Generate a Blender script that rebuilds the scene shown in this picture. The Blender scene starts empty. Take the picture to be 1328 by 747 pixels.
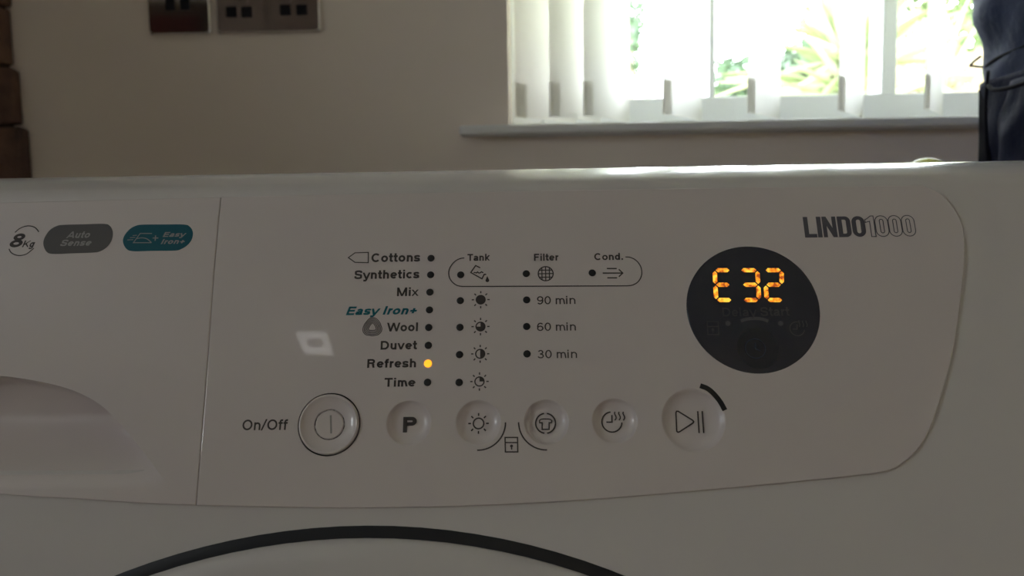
import bpy, bmesh, math, random
import numpy as np
from mathutils import Vector, Matrix
from mathutils.geometry import tessellate_polygon

random.seed(7)
R_ = math.radians
scene = bpy.context.scene
col = scene.collection

# ------------------------------------------------------------------ camera
FPX, PW, PH = 1000.0, 1328.0, 747.0          # focal length and frame in pixels
ROLL, YAW, PITCH = R_(-0.772), R_(1.472), R_(5.0)
TILT = R_(22.53)                              # how far the fascia leans back
D = 0.32                                      # camera to fascia, metres
CAMZ = 0.8275

def _rx(a): return np.array([[1,0,0],[0,math.cos(a),-math.sin(a)],[0,math.sin(a),math.cos(a)]])
def _ry(a): return np.array([[math.cos(a),0,math.sin(a)],[0,1,0],[-math.sin(a),0,math.cos(a)]])
def _rz(a): return np.array([[math.cos(a),-math.sin(a),0],[math.sin(a),math.cos(a),0],[0,0,1]])
MC = _rz(ROLL) @ _ry(YAW) @ _rx(PITCH)        # (right, down, forward): world -> camera

def ray(px, py):
    d = MC.T @ np.array([(px-PW/2)/FPX, (py-PH/2)/FPX, 1.0])
    return np.array([d[0], d[2], -d[1]])      # blender world axes
CAM = np.array([0.0, 0.0, CAMZ])

cam_data = bpy.data.cameras.new('camera')
cam = bpy.data.objects.new('camera', cam_data); col.objects.link(cam)
cam_data.sensor_fit = 'HORIZONTAL'; cam_data.sensor_width = 36.0
cam_data.lens = 36.0*FPX/PW
cam_data.clip_start = 0.01; cam_data.clip_end = 200
def _w(v): return Vector((v[0], v[2], -v[1]))
right = _w(MC.T @ np.array([1,0,0])); up = _w(MC.T @ np.array([0,-1,0])); back = _w(MC.T @ np.array([0,0,-1]))
m = Matrix((right, up, back)).transposed().to_4x4(); m.translation = Vector(CAM)
cam.matrix_world = m
cam_data.dof.use_dof = True
cam_data.dof.focus_distance = 0.325
cam_data.dof.aperture_fstop = 13.0
scene.camera = cam

# ------------------------------------------------------------------ world, sun, exposure
world = bpy.data.worlds.new('sky'); scene.world = world
world.use_nodes = True
bg = world.node_tree.nodes['Background']
bg.inputs[0].default_value = (0.90, 0.95, 1.0, 1)
bg.inputs[1].default_value = 20.0
sun_d = bpy.data.lights.new('sun', 'SUN'); sun = bpy.data.objects.new('sun', sun_d); col.objects.link(sun)
sun_d.energy = 24.0; sun_d.angle = R_(3); sun_d.color = (1, .97, .92)
sun.rotation_euler = Vector((.25, -.42, -.86)).to_track_quat('-Z', 'Y').to_euler()
scene.view_settings.view_transform = 'Standard'
scene.view_settings.look = 'None'
scene.view_settings.exposure = -0.06
scene.view_settings.gamma = 1.0
scene.view_settings.use_curve_mapping = False
scene.cycles.use_denoising = True
scene.cycles.max_bounces = 12
scene.cycles.diffuse_bounces = 7
scene.cycles.transparent_max_bounces = 16
scene.cycles.caustics_reflective = False
scene.cycles.sample_clamp_indirect = 6.0

# ------------------------------------------------------------------ materials
def mat(name, color, rough=0.5, metal=0.0, spec=0.5, coat=0.0, coat_rough=0.05, emit=None, estr=0.0,
        noise=0.0, nscale=20.0, bump=0.0, bscale=200.0, bdist=0.0005, color2=None):
    M = bpy.data.materials.new(name); M.use_nodes = True
    nt = M.node_tree; b = nt.nodes['Principled BSDF']
    b.inputs['Base Color'].default_value = (*color, 1)
    b.inputs['Roughness'].default_value = rough
    b.inputs['Metallic'].default_value = metal
    b.inputs['Specular IOR Level'].default_value = spec
    b.inputs['Coat Weight'].default_value = coat
    b.inputs['Coat Roughness'].default_value = coat_rough
    if emit:
        b.inputs['Emission Color'].default_value = (*emit, 1); b.inputs['Emission Strength'].default_value = estr
    if noise or color2:
        tc = nt.nodes.new('ShaderNodeTexCoord'); n = nt.nodes.new('ShaderNodeTexNoise')
        n.inputs['Scale'].default_value = nscale; n.inputs['Detail'].default_value = 5
        nt.links.new(tc.outputs['Object'], n.inputs['Vector'])
        r = nt.nodes.new('ShaderNodeValToRGB')
        c2 = color2 or tuple(c*(1-noise) for c in color)
        r.color_ramp.elements[0].position = 0.35; r.color_ramp.elements[1].position = 0.65
        r.color_ramp.elements[0].color = (*c2, 1); r.color_ramp.elements[1].color = (*color, 1)
        nt.links.new(n.outputs[0], r.inputs[0]); nt.links.new(r.outputs[0], b.inputs['Base Color'])
    if bump:
        tc = nt.nodes.new('ShaderNodeTexCoord'); n = nt.nodes.new('ShaderNodeTexNoise')
        n.inputs['Scale'].default_value = bscale; n.inputs['Detail'].default_value = 4
        nt.links.new(tc.outputs['Object'], n.inputs['Vector'])
        bp = nt.nodes.new('ShaderNodeBump'); bp.inputs['Strength'].default_value = bump; bp.inputs['Distance'].default_value = bdist
        nt.links.new(n.outputs[0], bp.inputs['Height']); nt.links.new(bp.outputs[0], b.inputs['Normal'])
    return M

M = {}
M['housing'] = mat('white_enamel', (.645, .610, .602), .22, coat=.6, coat_rough=.04)
M['fascia'] = mat('white_plastic', (.665, .600, .590), .42, spec=.3, coat=.9, coat_rough=.02)
M['button'] = mat('button_plastic', (.665, .600, .590), .38, coat=.3)
M['ink'] = mat('grey_ink', (.068, .058, .055), .55, spec=.3)
M['ink_light'] = mat('light_grey_ink', (.34, .33, .33), .55, spec=.3)
M['ink_brand'] = mat('brand_ink', (.105, .10, .118), .5, spec=.3)
M['ink_teal'] = mat('teal_ink', (.010, .150, .190), .5, spec=.3)
M['pill_grey'] = mat('pill_grey', (.115, .11, .11), .5, spec=.3)
M['pill_teal'] = mat('pill_teal', (.008, .110, .150), .5, spec=.3)
M['led_off'] = mat('led_dark', (.012, .012, .014), .35)
M['led_on'] = mat('led_amber', (.9, .5, .05), .4, emit=(1.0, .42, .02), estr=1.35)
M['gap'] = mat('dark_gap', (.012, .012, .012), .8)
M['display'] = mat('smoked_window', (.019, .022, .038), .25, coat=.5)
M['display_dish'] = mat('smoked_dish', (.010, .012, .022), .2, coat=.6)
M['ghost'] = mat('unlit_print', (.048, .050, .060), .5)
M['ghost2'] = mat('unlit_mark', (.095, .095, .105), .5)
M['gasket'] = mat('black_rubber', (.010, .011, .014), .45)
M['wall'] = mat('cream_wall_paint', (.88, .785, .705), .85, spec=.2, bump=.25, bscale=120, bdist=.001, noise=.03, nscale=5)
M['reveal'] = mat('white_gloss_paint', (.80, .80, .80), .45, bump=.1, bscale=40)
M['ceiling'] = mat('ceiling_paint', (.80, .79, .77), .9)
M['floor'] = mat('floor_vinyl', (.42, .36, .30), .5, noise=.25, nscale=9)
M['upvc'] = mat('white_upvc', (.90, .92, .94), .3)
M['brick'] = mat('brown_brick', (.17, .095, .062), .9, color2=(.075, .045, .036), nscale=22, bump=.9, bscale=60, bdist=.004)
M['mortar'] = mat('dark_mortar', (.065, .048, .040), .95, bump=.6, bscale=90, bdist=.003)
M['chrome'] = mat('polished_steel', (.80, .79, .77), .05, metal=1.0, bump=.015, bscale=25, bdist=.002)
M['socket_black'] = mat('socket_insert', (.010, .010, .013), .5, spec=.15)
M['bag'] = mat('navy_nylon', (.013, .016, .040), .7, spec=.06, noise=.3, nscale=30, bump=.35, bscale=70, bdist=.004)
M['bag_lid'] = mat('navy_nylon_lid', (.030, .042, .100), .65, spec=.10, noise=.25, nscale=25, bump=.35, bscale=60, bdist=.004)
M['strap'] = mat('black_webbing', (.010, .010, .015), .8, spec=.06, bump=.5, bscale=500)
M['yellow'] = mat('yellow_green_skin', (.62, .62, .13), .4, noise=.1)
M['worktop'] = mat('laminate', (.30, .24, .19), .4, noise=.3, nscale=30)
M['cabinet'] = mat('cabinet_white', (.62, .61, .59), .5)
M['door_wood'] = mat('mahogany', (.105, .022, .020), .35, noise=.4, nscale=12)
M['door_frame'] = mat('brown_wood', (.10, .060, .045), .45, noise=.3, nscale=15)
M['lamp_glow'] = mat('lamp_glass', (.9, .9, .9), .4, emit=(1, .98, .95), estr=2.6)
M['lamp_body'] = mat('lamp_white', (.7, .7, .7), .4)
M['lawn'] = mat('lawn', (.30, .36, .17), .95, noise=.3, nscale=3)
M['leaf_green'] = mat('strap_leaf', (.16, .22, .09), .5, noise=.35, nscale=6)
M['leaf_glare_pale'] = mat('glare_pale_leaf', (.30, .32, .22), .5, noise=.2, nscale=6)  # leaf green paled, the window glare put into the colour
M['leaf_tan'] = mat('dry_leaf', (.34, .27, .18), .7, noise=.3, nscale=8)
M['leaf_dark'] = mat('bush_leaf', (.10, .16, .10), .55, noise=.4, nscale=8)
M['bark'] = mat('bark', (.28, .22, .17), .9)
M['fence'] = mat('white_render', (.86, .86, .84), .9)

def glowing(name):
    # lit segment: yellow ends, redder middle where the diode glue shows
    G = bpy.data.materials.new(name); G.use_nodes = True
    nt = G.node_tree; b = nt.nodes['Principled BSDF']
    tc = nt.nodes.new('ShaderNodeTexCoord'); n = nt.nodes.new('ShaderNodeTexNoise')
    n.inputs['Scale'].default_value = 520; n.inputs['Detail'].default_value = 2
    nt.links.new(tc.outputs['Object'], n.inputs['Vector'])
    r = nt.nodes.new('ShaderNodeValToRGB')
    e = r.color_ramp.elements
    e[0].position = .36; e[0].color = (.33, .055, .008, 1)
    e[1].position = .62; e[1].color = (1.0, .62, .06, 1)
    k = e.new(.47); k.color = (.95, .27, .012, 1)
    nt.links.new(n.outputs[0], r.inputs[0])
    b.inputs['Base Color'].default_value = (.05, .02, .01, 1)
    nt.links.new(r.outputs[0], b.inputs['Emission Color']); b.inputs['Emission Strength'].default_value = 1.25
    return G
M['segment'] = glowing('amber_segment')

def sheer(name, c, t):
    G = bpy.data.materials.new(name); G.use_nodes = True
    nt = G.node_tree; nt.nodes.remove(nt.nodes['Principled BSDF'])
    d = nt.nodes.new('ShaderNodeBsdfDiffuse'); d.inputs[0].default_value = (*c, 1)
    tr = nt.nodes.new('ShaderNodeBsdfTranslucent'); tr.inputs[0].default_value = (*c, 1)
    mx = nt.nodes.new('ShaderNodeMixShader'); mx.inputs[0].default_value = t
    nt.links.new(d.outputs[0], mx.inputs[1]); nt.links.new(tr.outputs[0], mx.inputs[2])
    nt.links.new(mx.outputs[0], nt.nodes['Material Output'].inputs[0])
    return G
M['slat'] = sheer('white_blind_fabric', (.90, .89, .86), .5)

def pane_mat():
    G = bpy.data.materials.new('window_glass'); G.use_nodes = True
    nt = G.node_tree; nt.nodes.remove(nt.nodes['Principled BSDF'])
    t = nt.nodes.new('ShaderNodeBsdfTransparent'); t.inputs[0].default_value = (.97, .985, .98, 1)
    g = nt.nodes.new('ShaderNodeBsdfGlossy'); g.inputs['Roughness'].default_value = .02
    f = nt.nodes.new('ShaderNodeFresnel'); f.inputs[0].default_value = 1.45
    mx = nt.nodes.new('ShaderNodeMixShader')
    nt.links.new(f.outputs[0], mx.inputs[0]); nt.links.new(t.outputs[0], mx.inputs[1]); nt.links.new(g.outputs[0], mx.inputs[2])
    nt.links.new(mx.outputs[0], nt.nodes['Material Output'].inputs[0])
    return G
M['glass'] = pane_mat()

# ------------------------------------------------------------------ helpers
def tag(o, label=None, cat=None, group=None, kind=None):
    if label: o['label'] = label
    if cat: o['category'] = cat
    if group: o['group'] = group
    if kind: o['kind'] = kind
    return o

def thing(name, loc, label, cat, group=None):
    o = bpy.data.objects.new(name, None); col.objects.link(o)
    o.location = loc; o.empty_display_size = .05
    return tag(o, label, cat, group)

def root_loc(p):
    l = Vector((0, 0, 0))
    while p is not None:
        l += p.location; p = p.parent
    return l

def mesh(name, verts, faces, material, parent=None, smooth=False, origin=None):
    """verts in world space; stored relative to the parent chain (or to origin)"""
    off = root_loc(parent) if parent is not None else Vector(origin or (0, 0, 0))
    me = bpy.data.meshes.new(name)
    me.from_pydata([tuple(Vector(v)-off) for v in verts], [], faces)
    me.validate(); me.update()
    if smooth:
        for p in me.polygons: p.use_smooth = True
    if material is not None: me.materials.append(M[material] if isinstance(material, str) else material)
    o = bpy.data.objects.new(name, me); col.objects.link(o)
    if parent is not None: o.parent = parent
    elif origin is not None: o.location = origin
    return o

class MB:
    """collects pieces of one part"""
    def __init__(s): s.v = []; s.f = []
    def add(s, v, f):
        n = len(s.v); s.v += [tuple(p) for p in v]; s.f += [tuple(i+n for i in q) for q in f]; return s
    def box(s, x0, x1, y0, y1, z0, z1, b=0.0):
        if b <= 0:
            v = [(x, y, z) for x in (x0, x1) for y in (y0, y1) for z in (z0, z1)]
            f = [(0,1,3,2),(4,6,7,5),(0,4,5,1),(2,3,7,6),(0,2,6,4),(1,5,7,3)]
            return s.add(v, f)
        bm = bmesh.new(); bmesh.ops.create_cube(bm, size=1)
        for q in bm.verts:
            q.co = Vector(((x0+x1)/2+q.co.x*(x1-x0), (y0+y1)/2+q.co.y*(y1-y0), (z0+z1)/2+q.co.z*(z1-z0)))
        bmesh.ops.bevel(bm, geom=bm.edges[:]+bm.verts[:], offset=b, segments=3, profile=.5, affect='EDGES')
        bm.verts.index_update()
        s.add([q.co[:] for q in bm.verts], [[q.index for q in f.verts] for f in bm.faces]); bm.free(); return s
    def tube(s, pts, r, n=8, closed=False):
        pts = [Vector(p) for p in pts]; k = len(pts); rings = []
        rr = r if isinstance(r, (list, tuple)) else [r]*k
        for i, p in enumerate(pts):
            a = pts[(i-1) % k] if (closed or i > 0) else p
            b = pts[(i+1) % k] if (closed or i < k-1) else p
            t = (b-a).normalized()
            u = t.cross(Vector((.31, .2, .93))).normalized(); w = t.cross(u)
            rings.append([p+(u*math.cos(q)+w*math.sin(q))*rr[i] for q in [2*math.pi*j/n for j in range(n)]])
        v = [q for g in rings for q in g]; f = []
        for i in range(k if closed else k-1):
            for j in range(n):
                f.append((i*n+j, i*n+(j+1) % n, ((i+1) % k)*n+(j+1) % n, ((i+1) % k)*n+j))
        if not closed:
            f.append(tuple(range(n))[::-1]); f.append(tuple((k-1)*n+j for j in range(n)))
        return s.add(v, f)
    def build(s, name, material, parent=None, smooth=False, origin=None):
        return mesh(name, s.v, s.f, material, parent, smooth, origin)

def on_plane_y(px, py, y):
    d = ray(px, py); t = (y-CAM[1])/d[1]; return CAM+d*t

# ------------------------------------------------------------------ the dryer's front surface: (x, s, h)
O = CAM + D*ray(PW/2, PH/2)/np.linalg.norm(ray(PW/2, PH/2))
sT, cT = math.sin(TILT), math.cos(TILT)
NRM = np.array([0, -cT, sT]); VUP = np.array([0, sT, cT])
S_LOW, S_TOP = -0.090, 0.0435                  # flat part of the fascia along s
R_LOW = 0.30
R_T1, R_T2, A_T = 0.013, 0.050, math.radians(60)   # tight then flat crown of the top edge
LT1 = R_T1*(A_T-TILT); LT2 = R_T2*(math.pi/2-A_T)

def profile(s):
    """point (y, z) and lean angle on the front profile at arc length s"""
    if s < S_LOW:
        a = max(0.0, TILT-(S_LOW-s)/R_LOW)
        y0, z0 = O[1]+S_LOW*sT, O[2]+S_LOW*cT
        y = y0-R_LOW*(math.cos(a)-cT); z = z0-R_LOW*(sT-math.sin(a))
        extra = (S_LOW-s)-R_LOW*TILT
        if extra > 0: z -= extra
        return y, z, a
    if s > S_TOP:
        e = s-S_TOP
        a = min(A_T, TILT+e/R_T1)
        y = O[1]+S_TOP*sT+R_T1*(cT-math.cos(a)); z = O[2]+S_TOP*cT+R_T1*(math.sin(a)-sT)
        if e > LT1:
            a = min(math.pi/2, A_T+(e-LT1)/R_T2)
            y += R_T2*(math.cos(A_T)-math.cos(a)); z += R_T2*(math.sin(a)-math.sin(A_T))
            if e > LT1+LT2: y += e-LT1-LT2
        return y, z, a
    return O[1]+s*sT, O[2]+s*cT, TILT

def F(x, s, h=0.0):
    y, z, a = profile(s)
    return (x, y-h*math.cos(a), z+h*math.sin(a))

def P(px, py):
    """photograph pixel -> (x, s) on the flat fascia"""
    d = ray(px, py); t = ((O-CAM) @ NRM)/(d @ NRM); q = CAM+d*t-O
    return (q[0]+O[0], q @ VUP)

def PS(px, py):
    """pixel -> (x, s) on the curved profile, by bisection"""
    d = ray(px, py); ratio = d[2]/d[1]
    lo, hi = -.5, .05
    for _ in range(60):
        mid = (lo+hi)/2; y, z, a = profile(mid)
        if (z-CAM[2])/y < ratio: lo = mid
        else: hi = mid
    y, z, a = profile((lo+hi)/2)
    return (d[0]/d[1]*y, (lo+hi)/2)

# door circle fitted to the arch of the dark gasket
arch = [(154,745),(220,720.5),(281,703.6),(341,692),(401,686),(485,683.7),(582,688),(642,696.4),(702,709),(799,743.4)]
ap = np.array([PS(*p) for p in arch])
sol = np.linalg.lstsq(np.c_[2*ap, np.ones(len(ap))], (ap**2).sum(1), rcond=None)[0]
DX, DS = sol[0], sol[1]; DR = math.sqrt(sol[2]+DX*DX+DS*DS)
XC = DX                                        # the machine's middle
HW = 0.3
Z_TOP = profile(.2)[1]
Y_BACK = profile(-.5)[0]+0.60
print('dryer', XC, DR, Z_TOP, profile(-.5), 'door top s', DS+DR)
WALL_Y = 1.09

# ------------------------------------------------------------------ room
XL, XR, YF, ZC = -2.75, 1.7, -2.6, 2.4
def struct(o): return tag(o, kind='structure')
struct(MB().box(XL-.2, XR+.2, YF-.2, WALL_Y+.28, -.12, 0).build('floor', 'floor'))
struct(MB().box(XL-.2, XR+.2, YF-.2, WALL_Y+.28, ZC, ZC+.15).build('ceiling', 'ceiling'))
# window opening
wl = on_plane_y(658.5, 80, WALL_Y)[0]
WX0, WX1 = wl, wl+1.02
WZ0 = on_plane_y(900, 156.5, WALL_Y-.028)[2]; WZ1 = WZ0+1.06
WT = .26
mb = MB()
mb.box(XL-.2, WX0, WALL_Y, WALL_Y+WT, 0, ZC); mb.box(WX1, XR+.2, WALL_Y, WALL_Y+WT, 0, ZC)
mb.box(WX0, WX1, WALL_Y, WALL_Y+WT, 0, WZ0-.015); mb.box(WX0, WX1, WALL_Y, WALL_Y+WT, WZ1, ZC)
struct(mb.build('wall_back', 'wall'))
# unseen window added in the left wall to light the room
V0, V1, VZ0, VZ1 = -1.62, -.95, 1.30, 2.10
mb = MB().box(XL-.2, XL, YF, V0, 0, ZC).box(XL-.2, XL, V1, WALL_Y, 0, ZC).box(XL-.2, XL, V0, V1, 0, VZ0).box(XL-.2, XL, V0, V1, VZ1, ZC)
struct(mb.build('wall_left', 'wall'))
struct(MB().box(XR, XR+.2, YF, WALL_Y, 0, ZC).build('wall_right', 'wall'))
struct(MB().box(XL-.2, XR+.2, YF-.2, YF, 0, ZC).build('wall_front', 'wall'))
w2 = MB().box(XL-.14, XL-.08, V0, V0+.06, VZ0, VZ1).box(XL-.14, XL-.08, V1-.06, V1, VZ0, VZ1) \
    .box(XL-.14, XL-.08, V0+.06, V1-.06, VZ0, VZ0+.06).box(XL-.14, XL-.08, V0+.06, V1-.06, VZ1-.06, VZ1).build('added_window', 'upvc')
struct(w2)
MB().box(XL-.112, XL-.108, V0+.06, V1-.06, VZ0+.06, VZ1-.06).build('pane', 'glass', w2)
# unseen door added behind the camera for the steel plates to reflect
dr = struct(MB().box(-2.62, -1.97, YF, YF+.03, 0, 2.1).build('added_door', 'door_wood'))
MB().box(-2.70, -2.62, YF, YF+.045, 0, 2.18).box(-1.97, -1.90, YF, YF+.045, 0, 2.18).box(-2.62, -1.97, YF, YF+.045, 2.1, 2.18).build('door_frame', 'door_frame', dr)
MB().tube([(-2.05, YF+.03, 1.02), (-2.05, YF+.08, 1.02), (-2.15, YF+.08, 1.02)], .009).build('door_handle', 'chrome', dr, True)
wd = thing('added_wardrobe', (-1.45, YF+.2, 0), 'tall dark brown cupboard, unseen, added for the steel plates to reflect', 'added_wardrobe')  # out of view, added as brown reflection for the socket plates
MB().box(-1.76, -1.14, YF+.002, YF+.38, 0, 2.2, .004).build('body', 'door_frame', wd)
for a0, a1, hx in ((-1.75, -1.455, -1.48), (-1.445, -1.15, -1.42)):
    d_ = MB().box(a0, a1, YF+.381, YF+.40, .08, 2.18, .003).build('wardrobe_door', 'door_frame', wd)
    MB().tube([(hx, YF+.41, 1.0), (hx, YF+.41, 1.15)], .006).build('handle', 'chrome', d_, True)

# sill board
SL = on_plane_y(595, 168, WALL_Y-.028)
SZ1 = WZ0; SZ0 = on_plane_y(900, 169.5, WALL_Y-.028)[2]
sill = MB().box(SL[0], WX1+.06, WALL_Y-.028, WALL_Y+.001, SZ0, SZ1, .004)
sill.box(WX0, WX1, WALL_Y, WALL_Y+.16, SZ1-.015, SZ1)
struct(sill.build('trim_1', 'reveal', smooth=False))

# window_1: frame, mullions, panes
FY0, FY1 = WALL_Y+.16, WALL_Y+.22
RZ = on_plane_y(1100, 121.5, FY0)[2]
win = MB().box(WX0, WX0+.05, FY0, FY1, WZ0-.015, WZ1, .004).box(WX1-.05, WX1, FY0, FY1, WZ0-.015, WZ1, .004)
win.box(WX0+.05, WX1-.05, FY0, FY1, WZ0-.015, RZ, .004).box(WX0+.05, WX1-.05, FY0, FY1, WZ1-.05, WZ1, .004)
w1 = struct(win.build('window_1', 'upvc'))
muls = []
for a, b in ((921, 929), (1147, 1166)):
    x0 = on_plane_y(a, 70, FY0)[0]; x1 = on_plane_y(b, 70, FY0)[0]
    MB().box(x0, x1, FY0+.006, FY1-.004, RZ, WZ1-.05, .003).build('mullion', 'upvc', w1); muls.append((x0, x1))
edges = [WX0+.05, *[q for mm in muls for q in mm], WX1-.05]
for i in range(0, len(edges), 2):
    MB().box(edges[i], edges[i+1], FY0+.028, FY0+.032, RZ, WZ1-.05).build('pane', 'glass', w1)

def portal(name, loc, rot, sx, sy):
    l = bpy.data.lights.new(name, 'AREA'); l.shape = 'RECTANGLE'; l.size = sx; l.size_y = sy
    l.cycles.is_portal = True
    o = bpy.data.objects.new(name, l); col.objects.link(o); o.location = loc; o.rotation_euler = rot
portal('window_portal', ((WX0+WX1)/2, WALL_Y+WT+.01, (WZ0+WZ1)/2), (R_(-90), 0, 0), WX1-WX0, WZ1-WZ0)
portal('added_window_portal', (XL-.21, (V0+V1)/2, (VZ0+VZ1)/2), (0, R_(-90), 0), VZ1-VZ0, V1-V0)

# brick pier at the left end of the window wall
PY0 = WALL_Y-.022
px_edge = lambda q, yy: on_plane_y(q, yy, WALL_Y)[0]
pier_x = px_edge(14, 100)
pier = struct(MB().box(XL, pier_x, PY0+.012, WALL_Y, 0, ZC).build('wall_pier', 'mortar'))
zj = [on_plane_y(15, q, PY0)[2] for q in (163, 85)]
course = zj[1]-zj[0]
kb = int(zj[0]//course); zb = zj[0]-kb*course
def brick(x0, x1, z0, z1, j):
    bm = bmesh.new(); bmesh.ops.create_cube(bm, size=1)
    y0, y1 = PY0+random.uniform(-.004, .002), WALL_Y-.0008
    for q in bm.verts:
        q.co = Vector(((x0+x1)/2+q.co.x*(x1-x0), (y0+y1)/2+q.co.y*(y1-y0), (z0+z1)/2+q.co.z*(z1-z0)))
        q.co += Vector((random.uniform(-.004, .004), random.uniform(-.002, .002), random.uniform(-.0015, .0015)))
        q.co.y = min(q.co.y, WALL_Y-.0005)
    bmesh.ops.bevel(bm, geom=bm.edges[:], offset=.003, segments=1, affect='EDGES')
    bm.verts.index_update()
    mesh('brick', [q.co[:] for q in bm.verts], [[q.index for q in f.verts] for f in bm.faces], 'brick', pier); bm.free()
for j in range(-kb, 22):
    z0 = zj[0]+j*course+.0025; z1 = z0+course-.005
    if z0 < 0: z0 = .002
    if z1 > ZC: break
    e = {0: 27, -1: 33, 1: 20}.get(j, random.choice((19, 24, 30)))
    xe = px_edge(e, 100); x = xe; first = True
    L = .215 if j % 2 else .105
    while x > -1.0:
        brick(max(x-L, XL), x, z0, z1, j); x -= L+.009; L = .215

# ------------------------------------------------------------------ tumble dryer
dryer = thing('tumble_dryer', (XC, (O[1]+Y_BACK)/2, 0), 'white front-loading tumble dryer with lit amber display below the window', 'tumble dryer')

# housing: profile swept across the width with rounded corners
GAPH = -0.0014
s_list = []
zf = profile(-.5)
s_bot = -.5-(zf[1]-.004)
REC_S = (-.0715, .033); RXH = P(1140, 600)[0]-XC; REC_X = (XC-RXH, XC+RXH)      # well behind the fascia
s_list += [s_bot, -.5, -.4, -.3] + list(np.linspace(S_LOW-R_LOW*TILT, S_LOW, 13)) + [-.0725, -.0715, 0, .033, .034, S_TOP-.002]
s_list += list(np.linspace(S_TOP, S_TOP+LT1, 12))+list(np.linspace(S_TOP+LT1, S_TOP+LT1+LT2, 22))[1:]
s_flat = S_TOP+LT1+LT2
s_list += [s_flat+.01, s_flat+.1, s_flat+(Y_BACK-profile(s_flat)[0])]
rc = .010
cols = [(XC-HW+rc*(1-math.sin(R_(q))), -rc*(1-math.cos(R_(q)))) for q in (90, 75, 60, 45, 30, 15, 0)]
cols += [(XC-RXH-.001, 0), (XC-RXH, 0), (XC, 0), (XC+RXH, 0), (XC+RXH+.001, 0)] + [(2*XC-x, h) for x, h in cols[::-1]]
hv, hf = [], []
ns, nc = len(s_list), len(cols)
for s in s_list:
    for x, h in cols:
        deep = -.024 if (REC_S[0] <= s <= REC_S[1] and REC_X[0]-1e-6 <= x <= REC_X[1]+1e-6) else 0
        hv.append(F(x, s, h+GAPH+deep))
for i in range(ns-1):
    for j in range(nc-1):
        hf.append((i*nc+j, i*nc+j+1, (i+1)*nc+j+1, (i+1)*nc+j))
b0 = len(hv); hv.append((XC-HW, Y_BACK, .004)); hv.append((XC+HW, Y_BACK, .004))
hf.append(tuple(i*nc for i in range(ns))+(b0,))
hf.append(tuple(i*nc+nc-1 for i in range(ns))[::-1]+(b0+1,))
hf.append(tuple((ns-1)*nc+j for j in range(nc))+(b0+1, b0))
hf.append(tuple(range(nc))[::-1]+(b0, b0+1))
housing = mesh('housing', hv, hf, 'housing', dryer, True)
for p in housing.data.polygons:
    if len(p.vertices) > 4: p.use_smooth = False
housing.data.set_sharp_from_angle(angle=R_(32))
for fx in (-.26, .26):
    for fy in (O[1]+.02, Y_BACK-.04):
        MB().tube([(XC+fx, fy, 0), (XC+fx, fy, .012)], .018, 16).build('foot', 'gasket', dryer)

# --- panels with bevelled outlines
def offset_loop(loop, d):
    """move a counter-clockwise loop inwards by d"""
    n = len(loop); out = []
    for i in range(n):
        a, p, b = np.array(loop[i-1]), np.array(loop[i]), np.array(loop[(i+1) % n])
        e1 = (p-a)/max(np.linalg.norm(p-a), 1e-9); e2 = (b-p)/max(np.linalg.norm(b-p), 1e-9)
        n1 = np.array([-e1[1], e1[0]]); n2 = np.array([-e2[1], e2[0]])
        q = n1+n2; L = q @ q
        q = q*2/L if L > .2 else n1
        out.append(tuple(p+q*d))
    return out
def ccw(l):
    a = sum(l[i-1][0]*l[i][1]-l[i][0]*l[i-1][1] for i in range(len(l)))
    return l if a > 0 else l[::-1]
def circle(c, r, n=64): return [(c[0]+r*math.cos(2*math.pi*i/n), c[1]+r*math.sin(2*math.pi*i/n)) for i in range(n)]
def spline(pts, n=6, closed=False):
    """Catmull-Rom through the points"""
    k = len(pts); out = []
    rng = range(k) if closed else range(k-1)
    for i in rng:
        p1, p2 = np.array(pts[i]), np.array(pts[(i+1) % k])
        p0 = np.array(pts[(i-1) % k]) if (closed or i > 0) else 2*p1-p2
        p3 = np.array(pts[(i+2) % k]) if (closed or i+2 < k) else 2*p2-p1
        for t in [j/n for j in range(n)]:
            out.append(tuple(.5*((2*p1)+(-p0+p2)*t+(2*p0-5*p1+4*p2-p3)*t*t+(-p0+3*p1-3*p2+p3)*t**3)))
    if not closed: out.append(tuple(pts[-1]))
    return out
def slab(name, outer, holes, material, parent, h=0.0, bev=.0005, depth=.0014, hole_depth=.0014, smooth_bevel=True):
    outer = ccw(outer); n = len(outer)
    rings = []
    for k in range(5):
        a = math.pi/2*k/4
        rings.append([(x, s, h-bev*(1-math.cos(a))) for x, s in offset_loop(outer, bev*(1-math.sin(a)))])
    rings.append([(x, s, h-depth) for x, s in outer])
    v = []; f = []
    face = [[Vector((x, s, 0)) for x, s, _ in rings[0]]] + [[Vector((x, s, 0)) for x, s in hl] for hl in holes]
    flat = [q for l in face for q in l]
    tris = tessellate_polygon(face)
    v += [F(q.x, q.y, h) for q in flat]
    for t in tris:
        a, b, c = [flat[i] for i in t]
        ar = (b.x-a.x)*(c.y-a.y)-(c.x-a.x)*(b.y-a.y)
        f.append(tuple(t) if ar > 0 else tuple(t)[::-1])
    nflat = len(f)
    base = len(v)
    for rg in rings: v += [F(*q) for q in rg]
    for k in range(len(rings)-1):
        for i in range(n):
            j = (i+1) % n
            f.append((base+k*n+i, base+(k+1)*n+i, base+(k+1)*n+j, base+k*n+j))
    st = n
    for hl in holes:
        m_ = len(hl); b2 = len(v)
        v += [F(x, s, h) for x, s in hl]; v += [F(x, s, h-hole_depth) for x, s in hl]
        for i in range(m_):
            j = (i+1) % m_; f.append((b2+i, b2+m_+i, b2+m_+j, b2+j))
    o = mesh(name, v, f, material, parent)
    for i, p in enumerate(o.data.polygons): p.use_smooth = i >= nflat and smooth_bevel
    return o

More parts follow.
